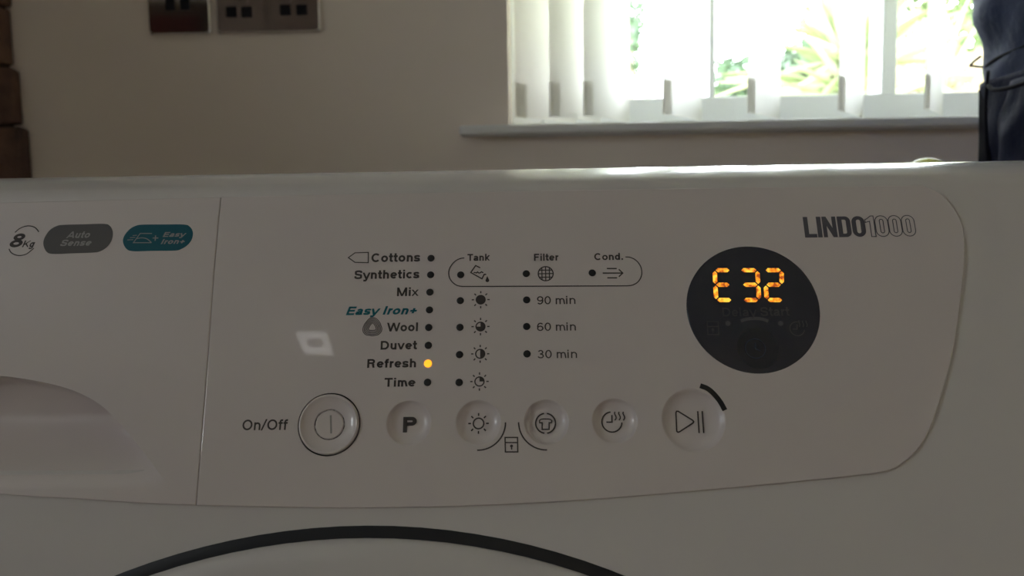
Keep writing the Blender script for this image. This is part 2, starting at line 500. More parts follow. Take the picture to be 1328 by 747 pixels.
# outline of the control panel
right_edge_px = [(1150,611),(1172,600),(1191,582),(1206,556),(1219,520),(1230,480),(1239,440),(1246,390),(1251,340),(1250.5,305),(1245,284),(1234,265),(1217,249),(1196,240)]
top_px = [(1000,242.2),(700,246.8),(450,251.5),(286,255)]
bot_px = [(340,657.3),(430,658.8),(500,658.5),(600,656.5),(700,652),(800,645.5),(900,637),(1000,628),(1100,618)]
seam = [P(286.5,255), P(283,292), P(277,360), P(270,460), P(262,560), P(254.3,655.5)]
out_cp = seam + spline([P(*p) for p in [(254.3,655.5)]+bot_px+right_edge_px], 5)[1:] + [P(*p) for p in top_px[:-1]]
btn = {'power': (426.7,550.2), 'p': (530.1,548.5), 'sun': (620.3,548), 'shirt': (708.3,547.3), 'steam': (797.2,546), 'play': (899.4,544.5)}
PXM = D/FPX                                    # metres per pixel on the fascia, near enough
rad = {'power': 39*PXM, 'p': 28*PXM, 'sun': 28*PXM, 'shirt': 28*PXM, 'steam': 28*PXM, 'play': 39*PXM}
bc = {k: P(*c) for k, c in btn.items()}
dispc = tuple((np.array(P(889.5,390))+np.array(P(1064.5,410)))/2)
dispr = (P(1064.5,410)[0]-P(889.5,390)[0])/2
holes = [circle(bc[k], rad[k]) for k in btn] + [circle(dispc, dispr, 96)]
panel = slab('control_panel', out_cp, holes, 'fascia', dryer)

# outline of the water-container drawer, left of the seam
gx = .00006
dtop = [P(0, 262.5), P(140, 259), P(285, 255.6)]
mir = lambda q: (2*XC-q[0], q[1])
left_edge = [mir(P(*p)) for p in right_edge_px]           # bottom -> top on the left
dbot = [P(254.3,655.5), P(180,652.5), P(90,646.5), P(0,640.5)]
dl_b = spline(dbot+[(left_edge[0][0]+.02, left_edge[0][1]-.001)]+left_edge, 5)
dr_out = [(x-gx*2, s) for x, s in seam[::-1]][:0]
out_dr = [(x-gx*2, s) for x, s in seam]                    # top -> bottom
out_dr = [(out_dr[0][0], dtop[2][1])]+out_dr[1:]
dl_b[0] = (out_dr[-1][0], dl_b[0][1])
outline_drawer = out_dr[:-1]+dl_b+[dtop[0], dtop[1]]
# grip recess
grip_px = [(0,487.5),(30,491),(60,496.5),(88,504),(110,513),(130,525),(148,541),(165,560),(182,581),(198,602),(212,621),(222,634)]
gr = [P(*p) for p in grip_px]; gcx = P(-20, 487)[0]
gr = [(x, s) for x, s in gr if x > gcx]
gtop = spline([(2*gcx-x, s) for x, s in gr[::-1]]+gr, 4)
gb = [(x, P(60, 639)[1]+.0015) for x in np.linspace(gtop[-1][0]-.002, gtop[0][0]+.002, 30)]
ghole = gtop+gb
drawer = slab('water_container_drawer', outline_drawer, [ghole], 'fascia', dryer, hole_depth=.0002)
# scooped surface of the grip: columns from the arch down to the lower lip
sb = gb[0][1]
v = []; f = []
colsn = 61; rowsn = 26
xs = np.linspace(gtop[0][0]+.0004, gtop[-1][0]-.0004, colsn)
gx_ = np.array([q[0] for q in gtop]); gs_ = np.array([q[1] for q in gtop])
full = gs_.max()-sb
for x in xs:
    st = float(np.interp(x, gx_, gs_)); hh = st-sb
    for k in range(rowsn):
        t = k/(rowsn-2) if k else 0
        if k == 0: v.append(F(x, st+.0003, -.00005)); continue
        t = (k-1)/(rowsn-2)
        s = st-hh*t
        tt = (gs_.max()-s)/full                   # absolute height in the scoop
        if tt < .30: dep = .0085+.010*tt/.30
        else: dep = .0185*(.5+.5*math.cos(math.pi*(tt-.30)/.70))
        edge = min(1.0, (hh/full)*2.2)
        v.append(F(x, s, -dep*edge-.00005))
for i in range(colsn-1):
    for k in range(rowsn-1):
        f.append((i*rowsn+k, i*rowsn+k+1, (i+1)*rowsn+k+1, (i+1)*rowsn+k))
gsurf = mesh('grip_recess', v, [q[::-1] for q in f], 'fascia', drawer, True)

# --- buttons
def dish(name, c, r, material, parent, prof, n=64):
    """prof: list of (radius fraction, h)"""
    v = []; f = []
    for fr, h in prof:
        v += [F(c[0]+r*fr*math.cos(2*math.pi*i/n), c[1]+r*fr*math.sin(2*math.pi*i/n), h) for i in range(n)]
    for k in range(len(prof)-1):
        for i in range(n):
            j = (i+1) % n; f.append((k*n+i, (k+1)*n+i, (k+1)*n+j, k*n+j))
    v.append(F(c[0], c[1], prof[-1][1])); e = len(v)-1; k = len(prof)-1
    for i in range(n): f.append((k*n+i, e, k*n+(i+1) % n))
    return mesh(name, v, [q[::-1] for q in f], material, parent, True)
DEP = .0026
def soft(dep):
    pr = [(1.0, 0), (.985, -.00001)]
    for q in np.linspace(.95, 0.02, 16):
        t = 1-q; pr.append((q, -dep*(1-q**2.2)**1.0 if q < .9 else -dep*(1-.9**2.2)*((.985-q)/.085)**1.3))
    return pr
def soft_profile(dep):
    pr = []
    for q in np.linspace(1, .02, 24):
        e = 1-q                                   # soft shoulder then bowl
        pr.append((q, -dep*(1-(1-min(e/.55, 1))**2.4)*(min(e/.10, 1)**.8)))
    return pr
B = {}
labels = {'p': 'round touch button marked P', 'sun': 'round touch button with sun outline', 'shirt': 'round touch button with shirt in circle',
          'steam': 'round touch button with clock and steam lines', 'play': 'large round start button with play and pause marks'}
for k in ('p', 'sun', 'shirt', 'steam', 'play'):
    B[k] = dish('button', bc[k], rad[k], 'button', dryer, soft_profile(.0024 if k != 'play' else .0026))
    B[k]['label'] = labels[k]
rp = rad['power']
dish('button_gap', bc['power'], rp*.999, 'gap', dryer, [(1, -.0011), (.5, -.0011)])
pp = [(.955, -.0011), (.955, .0002), (.95, .0007), (.93, .00105), (.905, .0012), (.88, .0011), (.85, .0008), (.78, .0003), (.68, -.0002), (.55, -.0005)]
pp += [(.505, -.0006), (.495, -.0006), (.485, -.0011), (.455, -.0011), (.445, -.0007), (.4, -.0007), (.2, -.0007)]
B['power'] = dish('power_button', bc['power'], rp, 'button', dryer, pp, 96)
B['power']['label'] = 'large round on/off push button with ring gap'

# --- display
display = dish('display_window', dispc, dispr*.9985, 'display', dryer, [(1, -.0012), (1, -.0001), (.995, .0001), (.985, .00015), (.5, .00015)], 96)
display['label'] = 'round smoked black display window'
dbc = P(983, 452)
dish('display_button', dbc, 26*PXM, 'display_dish', display, [(1, .00022)]+[(q, .0002-.0) for q in (.9, .7, .5, .2)], 48)

# ------------------------------------------------------------------ printing
class Ink:
    def __init__(s): s.v = []; s.f = []
    def poly(s, loops):
        loops = [[Vector((x, y, 0)) for x, y in l] for l in loops]
        fl = [q for l in loops for q in l]; n = len(s.v); s.v += [(q.x, q.y) for q in fl]
        for t in tessellate_polygon(loops):
            a, b, c = [fl[i] for i in t]
            ar = (b.x-a.x)*(c.y-a.y)-(c.x-a.x)*(b.y-a.y)
            s.f.append(tuple(i+n for i in (t if ar > 0 else t[::-1])))
        return s
    def stroke(s, pts, w, closed=False):
        q0 = [np.array(p, dtype=float) for p in pts]; pts = [q0[0]]
        for p in q0[1:]:
            if np.linalg.norm(p-pts[-1]) > 1e-7: pts.append(p)
        if closed and np.linalg.norm(pts[0]-pts[-1]) < 1e-7: pts.pop()
        k = len(pts); n = len(s.v); h = w/2
        for i in range(k):
            a = pts[i-1] if (closed or i > 0) else None; b = pts[(i+1) % k] if (closed or i < k-1) else None
            e1 = (pts[i]-a)/np.linalg.norm(pts[i]-a) if a is not None else None
            e2 = (b-pts[i])/np.linalg.norm(b-pts[i]) if b is not None else None
            if e1 is None: e1 = e2
            if e2 is None: e2 = e1
            n1 = np.array([-e1[1], e1[0]]); n2 = np.array([-e2[1], e2[0]]); q = n1+n2; L = q @ q
            q = q*2/L if L > .5 else n1*1.0
            s.v += [tuple(pts[i]+q*h), tuple(pts[i]-q*h)]
        for i in range(k if closed else k-1):
            a = n+2*i; b = n+2*((i+1) % k); s.f.append((a+1, b+1, b, a))
        return s
    def build(s, name, material, parent, h=.00009, hfun=None):
        if hfun: return mesh(name, [F(x, y, hfun(x, y)+h) for x, y in s.v], s.f, material, parent)
        return mesh(name, [F(x, y, h) for x, y in s.v], s.f, material, parent)
def Pl(pts): return [P(*p) for p in pts]
def arc(c, r, a0, a1, n=24): return [(c[0]+r*math.cos(R_(a0+(a1-a0)*i/n)), c[1]+r*math.sin(R_(a0+(a1-a0)*i/n))) for i in range(n+1)]
PM = PXM*1.0
SW = 1.75*PXM

# a plain grotesque drawn from strokes: cap height .72, x-height .53
def EL(cx, cy, rx, ry, a0, a1, n=20):
    return [(cx+rx*math.cos(R_(a0+(a1-a0)*i/n)), cy+ry*math.sin(R_(a0+(a1-a0)*i/n))) for i in range(n+1)]
def glyph(ch, w):
    """-> advance, open strokes, (ymin, ymax) to trim the ends to"""
    h = w/2; X = .53; C = .72; l = .06+h
    bowl = lambda cx=.29: EL(cx, X/2, .25-h, X/2-h, 0, 360, 32)
    lo = (0, X); hi = (0, C)
    if ch == ' ': return .26, [], hi
    if ch == 'o': return .58, [bowl()], lo
    if ch == 'c': return .54, [EL(.29, X/2, .25-h, X/2-h, 45, 315, 26)], lo
    if ch == 'e': return .57, [EL(.29, X/2, .25-h, X/2-h, 0, 318, 28), [(.04+h, X/2), (.54-h, X/2)]], lo
    if ch == 's': return .50, [spline([(.44-h*.6, X-.16), (.37, X-h-.015), (.25, X-h), (.12, X-h-.03), (.045+h, X-.15), (.13, X/2+.02), (.25, X/2-.01), (.37, X/2-.035), (.455-h, .145), (.385, h+.03), (.25, h), (.11, h+.02), (.045+h*.6, .165)], 4)], lo
    if ch in 'nh':
        r = .22-h; top = X if ch == 'n' else C
        return .56, [[(l, 0), (l, top)], [(l, X-.22)]+EL(.06+.22, X-.22, r, .22-h, 180, 0)+[(.50-h, 0)]], (0, top)
    if ch == 'm':
        r = .19-h
        return .88-w, [[(l, 0), (l, X)], EL(.06+.19, X-.2, r, .2-h, 180, 0)+[(.44-h, 0)], EL(.44-w+.19, X-.2, r, .2-h, 180, 0)+[(.82-w, 0)]], lo
    if ch == 'u':
        return .56, [[(.50-h, 0), (.50-h, X)], [(l, X)]+EL(.06+.22, .22, .22-h, .22-h, 180, 360)], lo
    if ch == 'r': return .36, [[(l, 0), (l, X)], EL(.06+.27, X-.25, .27-h, .25-h, 180, 88, 10)], lo
    if ch == 'i': return .26, [[(l, 0), (l, X)], [(l, C-.13), (l, C)]], hi
    if ch == 'l': return .26, [[(l, 0), (l, C)]], hi
    if ch == 't': return .34, [[(.16, .70), (.16, .14)]+EL(.16+.10, .13, .10, .13-h, 180, 270, 8)+[(.32, h)], [(.02, X-h), (.32, X-h)]], (0, .70)
    if ch == 'f': return .33, [[(.15, 0), (.15, .56)]+EL(.15+.11, .58, .11, .14-h, 180, 90, 8)+[(.32, C-h)], [(.02, X-h), (.31, X-h)]], hi
    if ch == 'y': return .54, [[(.05, X+.02), (.27, .02)], [(.50, X+.03), (.27, -.06), (.22, -.15), (.15, -.2+h), (.06, -.2+h)]], (-.2, X)
    if ch == 'v': return .54, [[(.045+h*.3, X+.03), (.27, -.01)], [(.495-h*.3, X+.03), (.27, -.01)]], lo
    if ch == 'x': return .53, [[(.05+h*.2, X+.03), (.48-h*.2, -.03)], [(.48-h*.2, X+.03), (.05+h*.2, -.03)]], lo
    if ch == 'k': return .54, [[(l, 0), (l, C)], [(.48, X+.03), (l, .18)], [(.22, .30), (.50-h*.3, -.03)]], hi
    if ch == 'a':
        return .55, [[(.05+h, X-.16)]+EL(.265, X-.17, .21-h, .17-h, 165, 0, 16)+[(.475-h, .12), (.50-h*.6, 0)],
                     [(.475-h, X/2+.03), (.32, X/2+.01), (.15, X/2-.03)]+EL(.17, .145, .13-h*.8, .145-h, 95, 290, 14)+[(.33, .07), (.475-h, .16)]], lo
    if ch in 'dg':
        b = EL(.04+.22, X/2, .22-h, X/2-h, 0, 360, 28)
        if ch == 'd': return .56, [b, [(.50-h, 0), (.50-h, C)]], hi
        return .56, [b, [(.50-h, X), (.50-h, -.02)]+EL(.27, -.03, .23-h, .18-h, 0, -160, 14)], (-.22, X)
    if ch == 'C': return .72, [EL(.38, C/2, .33-h, C/2-h, 42, 318, 32)], hi
    if ch == 'O': return .78, [EL(.39, C/2, .34-h, C/2-h, 0, 360, 40)], hi
    if ch == 'S': return .66, [spline([(.59-h*.8, C-.21), (.52, C-h-.04), (.34, C-h), (.15, C-h-.04), (.065+h, C-.2), (.16, C/2+.045), (.34, C/2-.005), (.52, C/2-.05), (.605-h, .2), (.52, h+.04), (.34, h), (.14, h+.035), (.055+h*.8, .235)], 4)], hi
    if ch == 'D': return .72, [[(l, 0), (l, C)], [(l, C-h), (.34, C-h)]+EL(.34, C/2, .33-h, C/2-h, 90, -90, 24)+[(l, h)]], hi
    if ch in 'PR':
        st = [[(l, 0), (l, C)], [(l, C-h), (.40, C-h)]+EL(.40, C-.205, .205-h, .205-h, 90, -90, 16)+[(l, C-.41+h)]]
        if ch == 'R': st.append([(.40, C-.41+h), (.50, C-.47), (.545-h, .2), (.60-h, 0)])
        return (.66 if ch == 'P' else .70), st, hi
    if ch == 'T': return .60, [[(.30, 0), (.30, C)], [(.02, C-h), (.58, C-h)]], hi
    if ch == 'F': return .60, [[(l, 0), (l, C)], [(l, C-h), (.55, C-h)], [(l, .38), (.50, .38)]], hi
    if ch == 'E': return .64, [[(l, 0), (l, C)], [(l, C-h), (.59, C-h)], [(l, .37), (.56, .37)], [(l, h), (.60, h)]], hi
    if ch == 'I': return .28, [[(l, 0), (l, C)]], hi
    if ch == 'M': return .86, [[(l, 0), (l, C)], [(.80-h, 0), (.80-h, C)], [(l, C+.02), (.43, -.0)], [(.80-h, C+.02), (.43, -.0)]], hi
    if ch == 'W': return .98, [[(.05, C+.03), (.26, -.02)], [(.26, -.02), (.49, C)], [(.49, C), (.72, -.02)], [(.72, -.02), (.93, C+.03)]], hi
    if ch == 'A': return .72, [[(.05, -.03), (.36, C)], [(.67, -.03), (.36, C)], [(.16, .21), (.56, .21)]], hi
    if ch == 'K': return .72, [[(l, 0), (l, C)], [(.66, C+.03), (l, .24)], [(.28, .42), (.68, -.03)]], hi
    if ch == '0': return .56, [EL(.28, C/2, .24-h, C/2-h, 0, 360, 36)], hi
    if ch == '8': return .56, [EL(.28, C-.185, .215-h, .185-h, 0, 360, 28), EL(.28, .20, .24-h, .20-h, 0, 360, 28)], hi
    if ch in '69':
        b = EL(.28, .23, .24-h, .23-h, 0, 360, 28)
        t = EL(.30, C/2, .26-h, C/2-h, 185, 45, 18)
        st = [b, t]
        if ch == '9': st = [[(.56-x, C-y) for x, y in q] for q in st]
        return .56, st, hi
    if ch == '3': return .56, [EL(.27, C-.19, .20-h, .19-h, 165, -90, 20)+[(.22, C-.38+h)], [(.22, .40-h)]+EL(.27, .205, .235-h, .205-h, 90, -165, 22)], hi
    if ch == '/': return .34, [[(.02, -.04), (.32, C+.04)]], (-.02, C+.02)
    if ch == '+': return .56, [[(.06, .30), (.50, .30)], [(.28, .08), (.28, .52)]], hi
    if ch == '.': return .26, [[(l, 0), (l, w*1.1)]], hi
    return .5, [], hi
def text(name, body, x0, x1, ytop, ybase, material, parent, bold=.1, shear=0.0, h=.00009, hfun=None):
    """lettering fitted between pixel columns x0, x1 and between cap top and baseline"""
    vs = []; fs = []; pen = 0.0
    for ch in body:
        adv, strokes, (y0, y1) = glyph(ch, bold)
        for st in strokes:
            k = Ink()
            closed = len(st) > 8 and math.hypot(st[0][0]-st[-1][0], st[0][1]-st[-1][1]) < 1e-6
            k.stroke(st[:-1] if closed else st, bold, closed)
            n = len(vs)
            vs += [(x+pen, min(max(y, y0), y1)) for x, y in k.v]; fs += [tuple(i+n for i in f_) for f_ in k.f]
        pen += adv
    vs = np.array([(x+shear*y, y) for x, y in vs]); ym = (ytop+ybase)/2
    bl = P(x0, ym)[0]; br = P(x1, ym)[0]; xm = (x0+x1)/2
    s0, s1 = P(xm, ybase)[1], P(xm, ytop)[1]
    mn, mx = vs[:, 0].min(), vs[:, 0].max()
    X = bl+(vs[:, 0]-mn)/(mx-mn)*(br-bl); Y = s0+vs[:, 1]/.72*(s1-s0)
    return mesh(name, [F(x, y, h+(hfun(x, y) if hfun else 0)) for x, y in zip(X, Y)], fs, material, parent)

# programme names
for body, x0, x1, yt, yb in (('Cottons', 481.8, 545, 328.2, 339.7), ('Synthetics', 459.8, 544, 350.2, 361.5), ('Mix', 515, 543, 372.8, 384),
        ('Wool', 501.9, 542, 418.4, 429.8), ('Duvet', 493.8, 540.8, 442, 453.3), ('Refresh', 476.4, 539.6, 465.4, 476.8), ('Time', 498.7, 539, 490, 501.5)):
    text('printed_word', body, x0, x1, yt, yb, 'ink', panel, .148)
text('printed_word', 'Easy Iron+', 448.8, 541, 397.2, 408.2, 'ink_teal', panel, .155, .28)
for body, x0, x1, yt, yb in (('Tank', 606.2, 635.3, 329.3, 338.3), ('Filter', 692.6, 724.2, 329, 338.2), ('Cond.', 770.6, 807.8, 328.2, 337.3)):
    text('printed_word', body, x0, x1, yt, yb, 'ink', panel, .142)
for body, x0, x1, yt, yb in (('90 min', 696.4, 746.2, 384, 394.6), ('60 min', 696.4, 746.8, 418.3, 429), ('30 min', 697.2, 748.3, 453.7, 464.6)):
    text('printed_word', body, x0, x1, yt, yb, 'ink', panel, .098)
text('printed_word', 'On/Off', 314.6, 373.2, 544, 557.8, 'ink', panel, .118)
text('printed_letter', 'P', 521.6, 539.4, 539.6, 560, 'ink', B['p'], .165, h=-.00215)

# indicator lamps
A_ = [(559,335),(558.5,356.5),(557.5,379),(557,402),(556,424.8),(555.5,448),(555,471.5),(554.5,496)]
B_ = [(597.5,356.5),(597,390),(596.5,424.5),(596,460),(595.5,496)]
C_ = [(682.5,355),(683,389),(683,423.5),(683.5,459)]
lr = 4.75*PXM
for p in A_+B_+C_+[(768, 354)]:
    on = p == (555, 471.5)
    q = P(*p)
    o = dish('indicator_light', q, lr*(1.05 if on else 1), 'led_on' if on else 'led_off', panel, [(1, .00012), (.95, .0002), (.6, .00028), (.2, .0003)], 24)
    if on: o['label'] = 'amber lit indicator beside Refresh'

# tag outline beside Cottons
Ink().stroke(Pl([(451.8,334.2),(460.4,328),(477.8,327.4),(477.6,340.8),(460.4,340.3)]), 1.35*PXM, True).build('tag_symbol', 'ink', panel)
# wool skein
wc = P(483, 424.6); wr = 13.2*PXM
ik = Ink()
for k in range(3):
    ph = 90+120*k
    c = (wc[0]+.36*wr*math.cos(R_(ph)), wc[1]+.36*wr*math.sin(R_(ph)))
    nx = ph-120
    for j in range(5):
        r = wr*(.08+.135*j)
        pts = arc(c, r, ph+75, ph-60, 14)
        e = pts[-1]; dirv = (math.cos(R_(ph-150)), math.sin(R_(ph-150)))
        ln = wr*(.62-.02*j)
        pts += [(e[0]+dirv[0]*ln*t+math.cos(R_(ph-60))*wr*.05*math.sin(math.pi*t), e[1]+dirv[1]*ln*t+math.sin(R_(ph-60))*wr*.05*math.sin(math.pi*t)) for t in (.33, .66, 1)]
        ik.stroke(pts, wr*.068)
ik.build('wool_symbol', 'ink', panel)
# frame round the three warning lights
z7 = lambda x, y: P(570+x/3.7333, 310+y/3.7333)
cl = [z7(120,92), z7(100,95), z7(78,106), z7(60,124), z7(47,148), z7(45,172), z7(52,195), z7(68,214), z7(88,226), z7(112,230)]
cr = [z7(910,227), z7(935,223), z7(957,211), z7(972,192), z7(979,168), z7(976,140), z7(964,117), z7(945,99), z7(922,89), z7(900,87)]
Ink().stroke(spline(cl, 4)+spline(cr, 4), 1.45*PXM).build('warning_frame', 'ink', panel)
# tank, filter and condenser symbols
zt = lambda x, y: P(600+x/16.6, 330+y/16.6)
ik = Ink()
ik.stroke([zt(380,290), zt(280,240), zt(175,390), zt(415,525), zt(465,430), zt(508,432)], 1.6*PXM)
ik.stroke([zt(235,392), zt(270,392), zt(295,402), zt(320,378), zt(350,402), zt(378,398), zt(405,375), zt(445,395)], 1.45*PXM)
dc = zt(532, 560)
ik.poly([arc(dc, 2.4*PXM, -215, 35, 16)+[zt(530, 465)]])
ik.build('tank_symbol', 'ink', panel)
fc = z7(514, 168); fr = 9.7*PXM
ik = Ink().stroke(circle(fc, fr, 40), 1.5*PXM, True)
for q in (-.5, 0, .5):
    L = fr*math.sqrt(1-q*q)
    ik.stroke([(fc[0]+q*fr, fc[1]-L), (fc[0]+q*fr, fc[1]+L)], 1.35*PXM); ik.stroke([(fc[0]-L, fc[1]+q*fr), (fc[0]+L, fc[1]+q*fr)], 1.35*PXM)
ik.build('filter_symbol', 'ink', panel)
ik = Ink().stroke([z7(810,143), z7(858,143)], SW*.9).stroke([z7(790,165), z7(885,165)], SW*.9).stroke([z7(812,188), z7(860,188)], SW*.9)
ik.stroke([z7(868,147), z7(887,165), z7(868,183)], SW*.9).build('condenser_symbol', 'ink', panel)
# dryness suns
def sun(ik, c, r, r0, r1, w):
    ik.stroke(circle(c, r, 32), w, True)
    for k in range(8):
        a = R_(45*k); ik.stroke([(c[0]+r0*math.cos(a), c[1]+r0*math.sin(a)), (c[0]+r1*math.cos(a), c[1]+r1*math.sin(a))], w)
for (x, y), (a0, a1) in zip(((199.5,294), (198.5,424), (197,556), (193.5,690)), ((0, 360), (-180, 90), (-90, 90), (0, 90))):
    c = z7(x, y); ik = Ink(); sun(ik, c, 5.7*PXM, 8.6*PXM, 11.6*PXM, 1.6*PXM)
    ik.poly([arc(c, 6*PXM, a0, a1-.01, 32)+([c] if a1-a0 < 360 else [])])
    ik.build('dryness_symbol', 'ink', panel)
# marks on and around the buttons
def dish_h(k):
    dep = .0024 if k != 'play' else .0026
    def g(x, y):
        q = math.hypot(x-bc[k][0], y-bc[k][1])/rad[k]; e = 1-min(q, 1)
        return -dep*(1-(1-min(e/.55, 1))**2.4)*(min(e/.10, 1)**.8)
    return g
LIFT = .00022
ik = Ink(); sun(ik, P(620.1, 548.2), 6.5*PXM, 9.3*PXM, 12.8*PXM, 1.75*PXM); ik.build('sun_symbol', 'ink', B['sun'], LIFT, dish_h('sun'))
z2 = lambda x, y: P(560+x/6.036, 490+y/6.036)
c = z2(891, 350); ik = Ink().stroke(arc(c, 12.2*PXM, 98, 262, 24), SW).stroke(arc(c, 12.2*PXM, -82, 82, 24), SW)
ik.stroke([z2(856,318), z2(872,316), z2(910,316), z2(926,318), z2(940,328), z2(937,346), z2(919,345), z2(919,398), z2(864,398), z2(864,345), z2(845,346), z2(843,328)], 1.45*PXM, True)
ik.build('shirt_symbol', 'ink', B['shirt'], LIFT, dish_h('shirt'))
z3 = lambda x, y: P(740+x/5.533, 480+y/5.533)
c = z3(300, 367); ik = Ink().stroke(arc(c, 12.3*PXM, 95, 357, 36), SW)
ik.stroke([z3(300,316), z3(301,368), z3(260,368)], SW)
for x in (325, 355, 386):
    ik.stroke(spline([z3(x-3,293), z3(x-6,306), z3(x+4,326), z3(x+5,340), z3(x-4,355)], 4), 1.5*PXM)
ik.build('steam_symbol', 'ink', B['steam'], LIFT, dish_h('steam'))
tri = [z3(763,300), z3(768,289), z3(779,289), z3(885,354), z3(892,364), z3(886,374), z3(790,437), z3(778,441), z3(769,433)]
Ink().stroke(tri, SW, True).stroke([z3(921,288), z3(931,447)], SW).stroke([z3(953,288), z3(964,447)], SW).build('play_pause_symbol', 'ink', B['play'], LIFT, dish_h('play'))
Ink().stroke(spline([z3(929,112), z3(984,134), z3(1034,178), z3(1076,232), z3(1107,288)], 5), 6.4*PXM).build('start_light_bar', 'led_off', panel)
Ink().stroke(arc(bc['sun'], 33.5*PXM, 0, -92, 24), 1.75*PXM).build('lock_arc', 'ink', panel)
Ink().stroke(arc(bc['shirt'], 33.8*PXM, 180, 271, 24), 1.75*PXM).build('lock_arc', 'ink', panel)
ik = Ink().stroke([z2(573,467), z2(671,467), z2(673,580), z2(576,580)], 1.6*PXM, True).stroke([z2(574,507), z2(672,507)], 1.45*PXM)
ik.poly([circle(z2(624,534), 1.8*PXM, 14)]).stroke([z2(624,534), z2(625,562)], 1.6*PXM); ik.build('lock_symbol', 'ink', panel)
# embossed bar of the on/off button, its shade painted as a grey strip
c = bc['power']; z1 = lambda x, y: P(300+x/4.15, 490+y/4.15)
Ink().stroke([z1(533,200), z1(535,298)], 2.3*PXM).build('power_mark', mat('power_mark_shade', (.30, .29, .28), .5), B['power'], -.0006)

# left marks
z4 = lambda x, y: P(x/5.1077, 280+y/5.1)
t4 = lambda x0, x1, yt, yb: (x0/5.1077, x1/5.1077, 280+yt/5.1, 280+yb/5.1)
text('printed_number', '8', *t4(70, 163, 117, 208), 'ink', drawer, .135, .22)
text('printed_word', 'Kg', *t4(150, 233, 163, 207), 'ink', drawer, .14, .28)
Ink().stroke(spline([z4(100,110), z4(128,86), z4(165,70), z4(200,67), z4(235,79), z4(258,106)], 5), 1.45*PXM).stroke(spline([z4(60,218), z4(75,243), z4(105,259), z4(140,262), z4(180,250), z4(225,214)], 5), 1.45*PXM).build('weight_arcs', 'ink', drawer)
pill1 = [(288,190),(296,145),(328,97),(370,70),(415,60),(550,56),(690,53),(730,68),(748,108),(741,160),(711,205),(666,234),(618,243),(480,248),(350,252),(308,236)]
pill2 = [(815,172),(825,130),(860,88),(900,66),(945,58),(1080,57),(1215,57),(1256,70),(1278,106),(1271,155),(1241,195),(1200,220),(1158,230),(1010,232),(880,234),(836,216)]
Ink().poly([spline([z4(*p) for p in pill1], 5, True)]).build('auto_sense_badge', 'pill_grey', drawer)
Ink().poly([spline([z4(*p) for p in pill2], 5, True)]).build('easy_iron_badge', 'pill_teal', drawer)
text('badge_word', 'Auto', *t4(442, 599, 103, 147), 'ink_light', drawer, .150, .28, h=.00018)
text('badge_word', 'Sense', *t4(403, 608, 157, 199), 'ink_light', drawer, .150, .28, h=.00018)
text('badge_word', 'Easy', *t4(1080, 1237, 107, 139), 'ink_light', drawer, .150, .28, h=.00018)
text('badge_word', 'Iron+', *t4(1068, 1226, 153, 186), 'ink_light', drawer, .150, .28, h=.00018)
ik = Ink().stroke([z4(1008,117), z4(930,117), z4(885,178), z4(1005,178)], 1.25*PXM)
ik.stroke(spline([z4(903,152), z4(940,146), z4(975,153), z4(1005,178)], 5), 1.25*PXM)
ik.stroke([z4(1012,147), z4(1050,147)], 1.5*PXM).stroke([z4(1032,130), z4(1029,165)], 1.5*PXM)
ik.stroke([z4(880,131), z4(908,129)], 1.0*PXM).stroke([z4(862,145), z4(897,143)], 1.0*PXM).stroke([z4(845,160), z4(884,158)], 1.0*PXM)
ik.build('iron_symbol', 'ink_light', drawer, .00018)

# brand lettering, condensed heavy capitals then outlined figures
z5 = lambda x: P(1020+x/5.533, 294.5)[0]
yT, yB = P(1100, 280.6)[1], P(1100, 307.4)[1]
CH = yT-yB
def slope_at(x):
    return 0.0
def stad(x0, x1, y0, y1, r, n=8):
    r = min(r, (x1-x0)/2)
    return arc((x1-r, y1-r), r, 0, 90, n)+arc((x0+r, y1-r), r, 90, 180, n)+arc((x0+r, y0+r), r, 180, 270, n)+arc((x1-r, y0+r), r, 270, 360, n)
rise = lambda x: (P(1020+x/5.533, 294.5)[0]-P(1100, 294.5)[0])*0.012
def brand(name, fn, material='ink_brand'):
    ik = Ink(); fn(ik); ik.build(name, material, panel)
sw = 31/5.533*PXM*1.05
def L_(ik):
    a, b = z5(124), z5(212); ik.poly([[(a, yB), (b, yB), (b, yB+CH*.17), (a+sw, yB+CH*.17), (a+sw, yT), (a, yT)]])
def I_(ik):
    a = z5(218); ik.poly([[(a, yB), (a+sw, yB), (a+sw, yT), (a, yT)]])
def N_(ik):
    a, b = z5(259), z5(358); w = sw*.9
    ik.poly([[(a, yB), (a+w, yB), (a+w, yB+CH*.55), (b-w*1.02, yB), (b, yB), (b, yT), (b-w, yT), (b-w, yB+CH*.45), (a+w*1.02, yT), (a, yT)]])
def D_(ik):
    a, b = z5(368), z5(462); r = (b-a)*.42
    ik.poly([[(a, yB)]+arc((b-r, yB+r), r, 270, 360, 8)+arc((b-r, yT-r), r, 0, 90, 8)+[(a, yT)],
             ([(a+sw, yB+CH*.16)]+arc((b-sw-r*.3, yB+CH*.16+r*.3), r*.3, 270, 360, 4)+arc((b-sw-r*.3, yT-CH*.16-r*.3), r*.3, 0, 90, 4)+[(a+sw, yT-CH*.16)])[::-1]])
def O_(ik):
    a, b = z5(470), z5(566)
    ik.poly([stad(a, b, yB, yT, (b-a)*.5), stad(a+sw, b-sw, yB+CH*.17, yT-CH*.17, .1)[::-1]])
for n_, fn in (('L', L_), ('I', I_), ('N', N_), ('D', D_), ('O', O_)): brand('brand_letter', fn)
ow = 1.15*PXM
def one(ik):
    a, b = z5(570), z5(632)
    ik.stroke([(b-sw*.95, yB), (b, yB), (b, yT), (b-sw*.6, yT), (a+(b-a)*.2, yT-CH*.14), (a, yT-CH*.17), (a, yT-CH*.31), (b-sw*.95, yT-CH*.26)], ow, True)
brand('brand_figure', one)
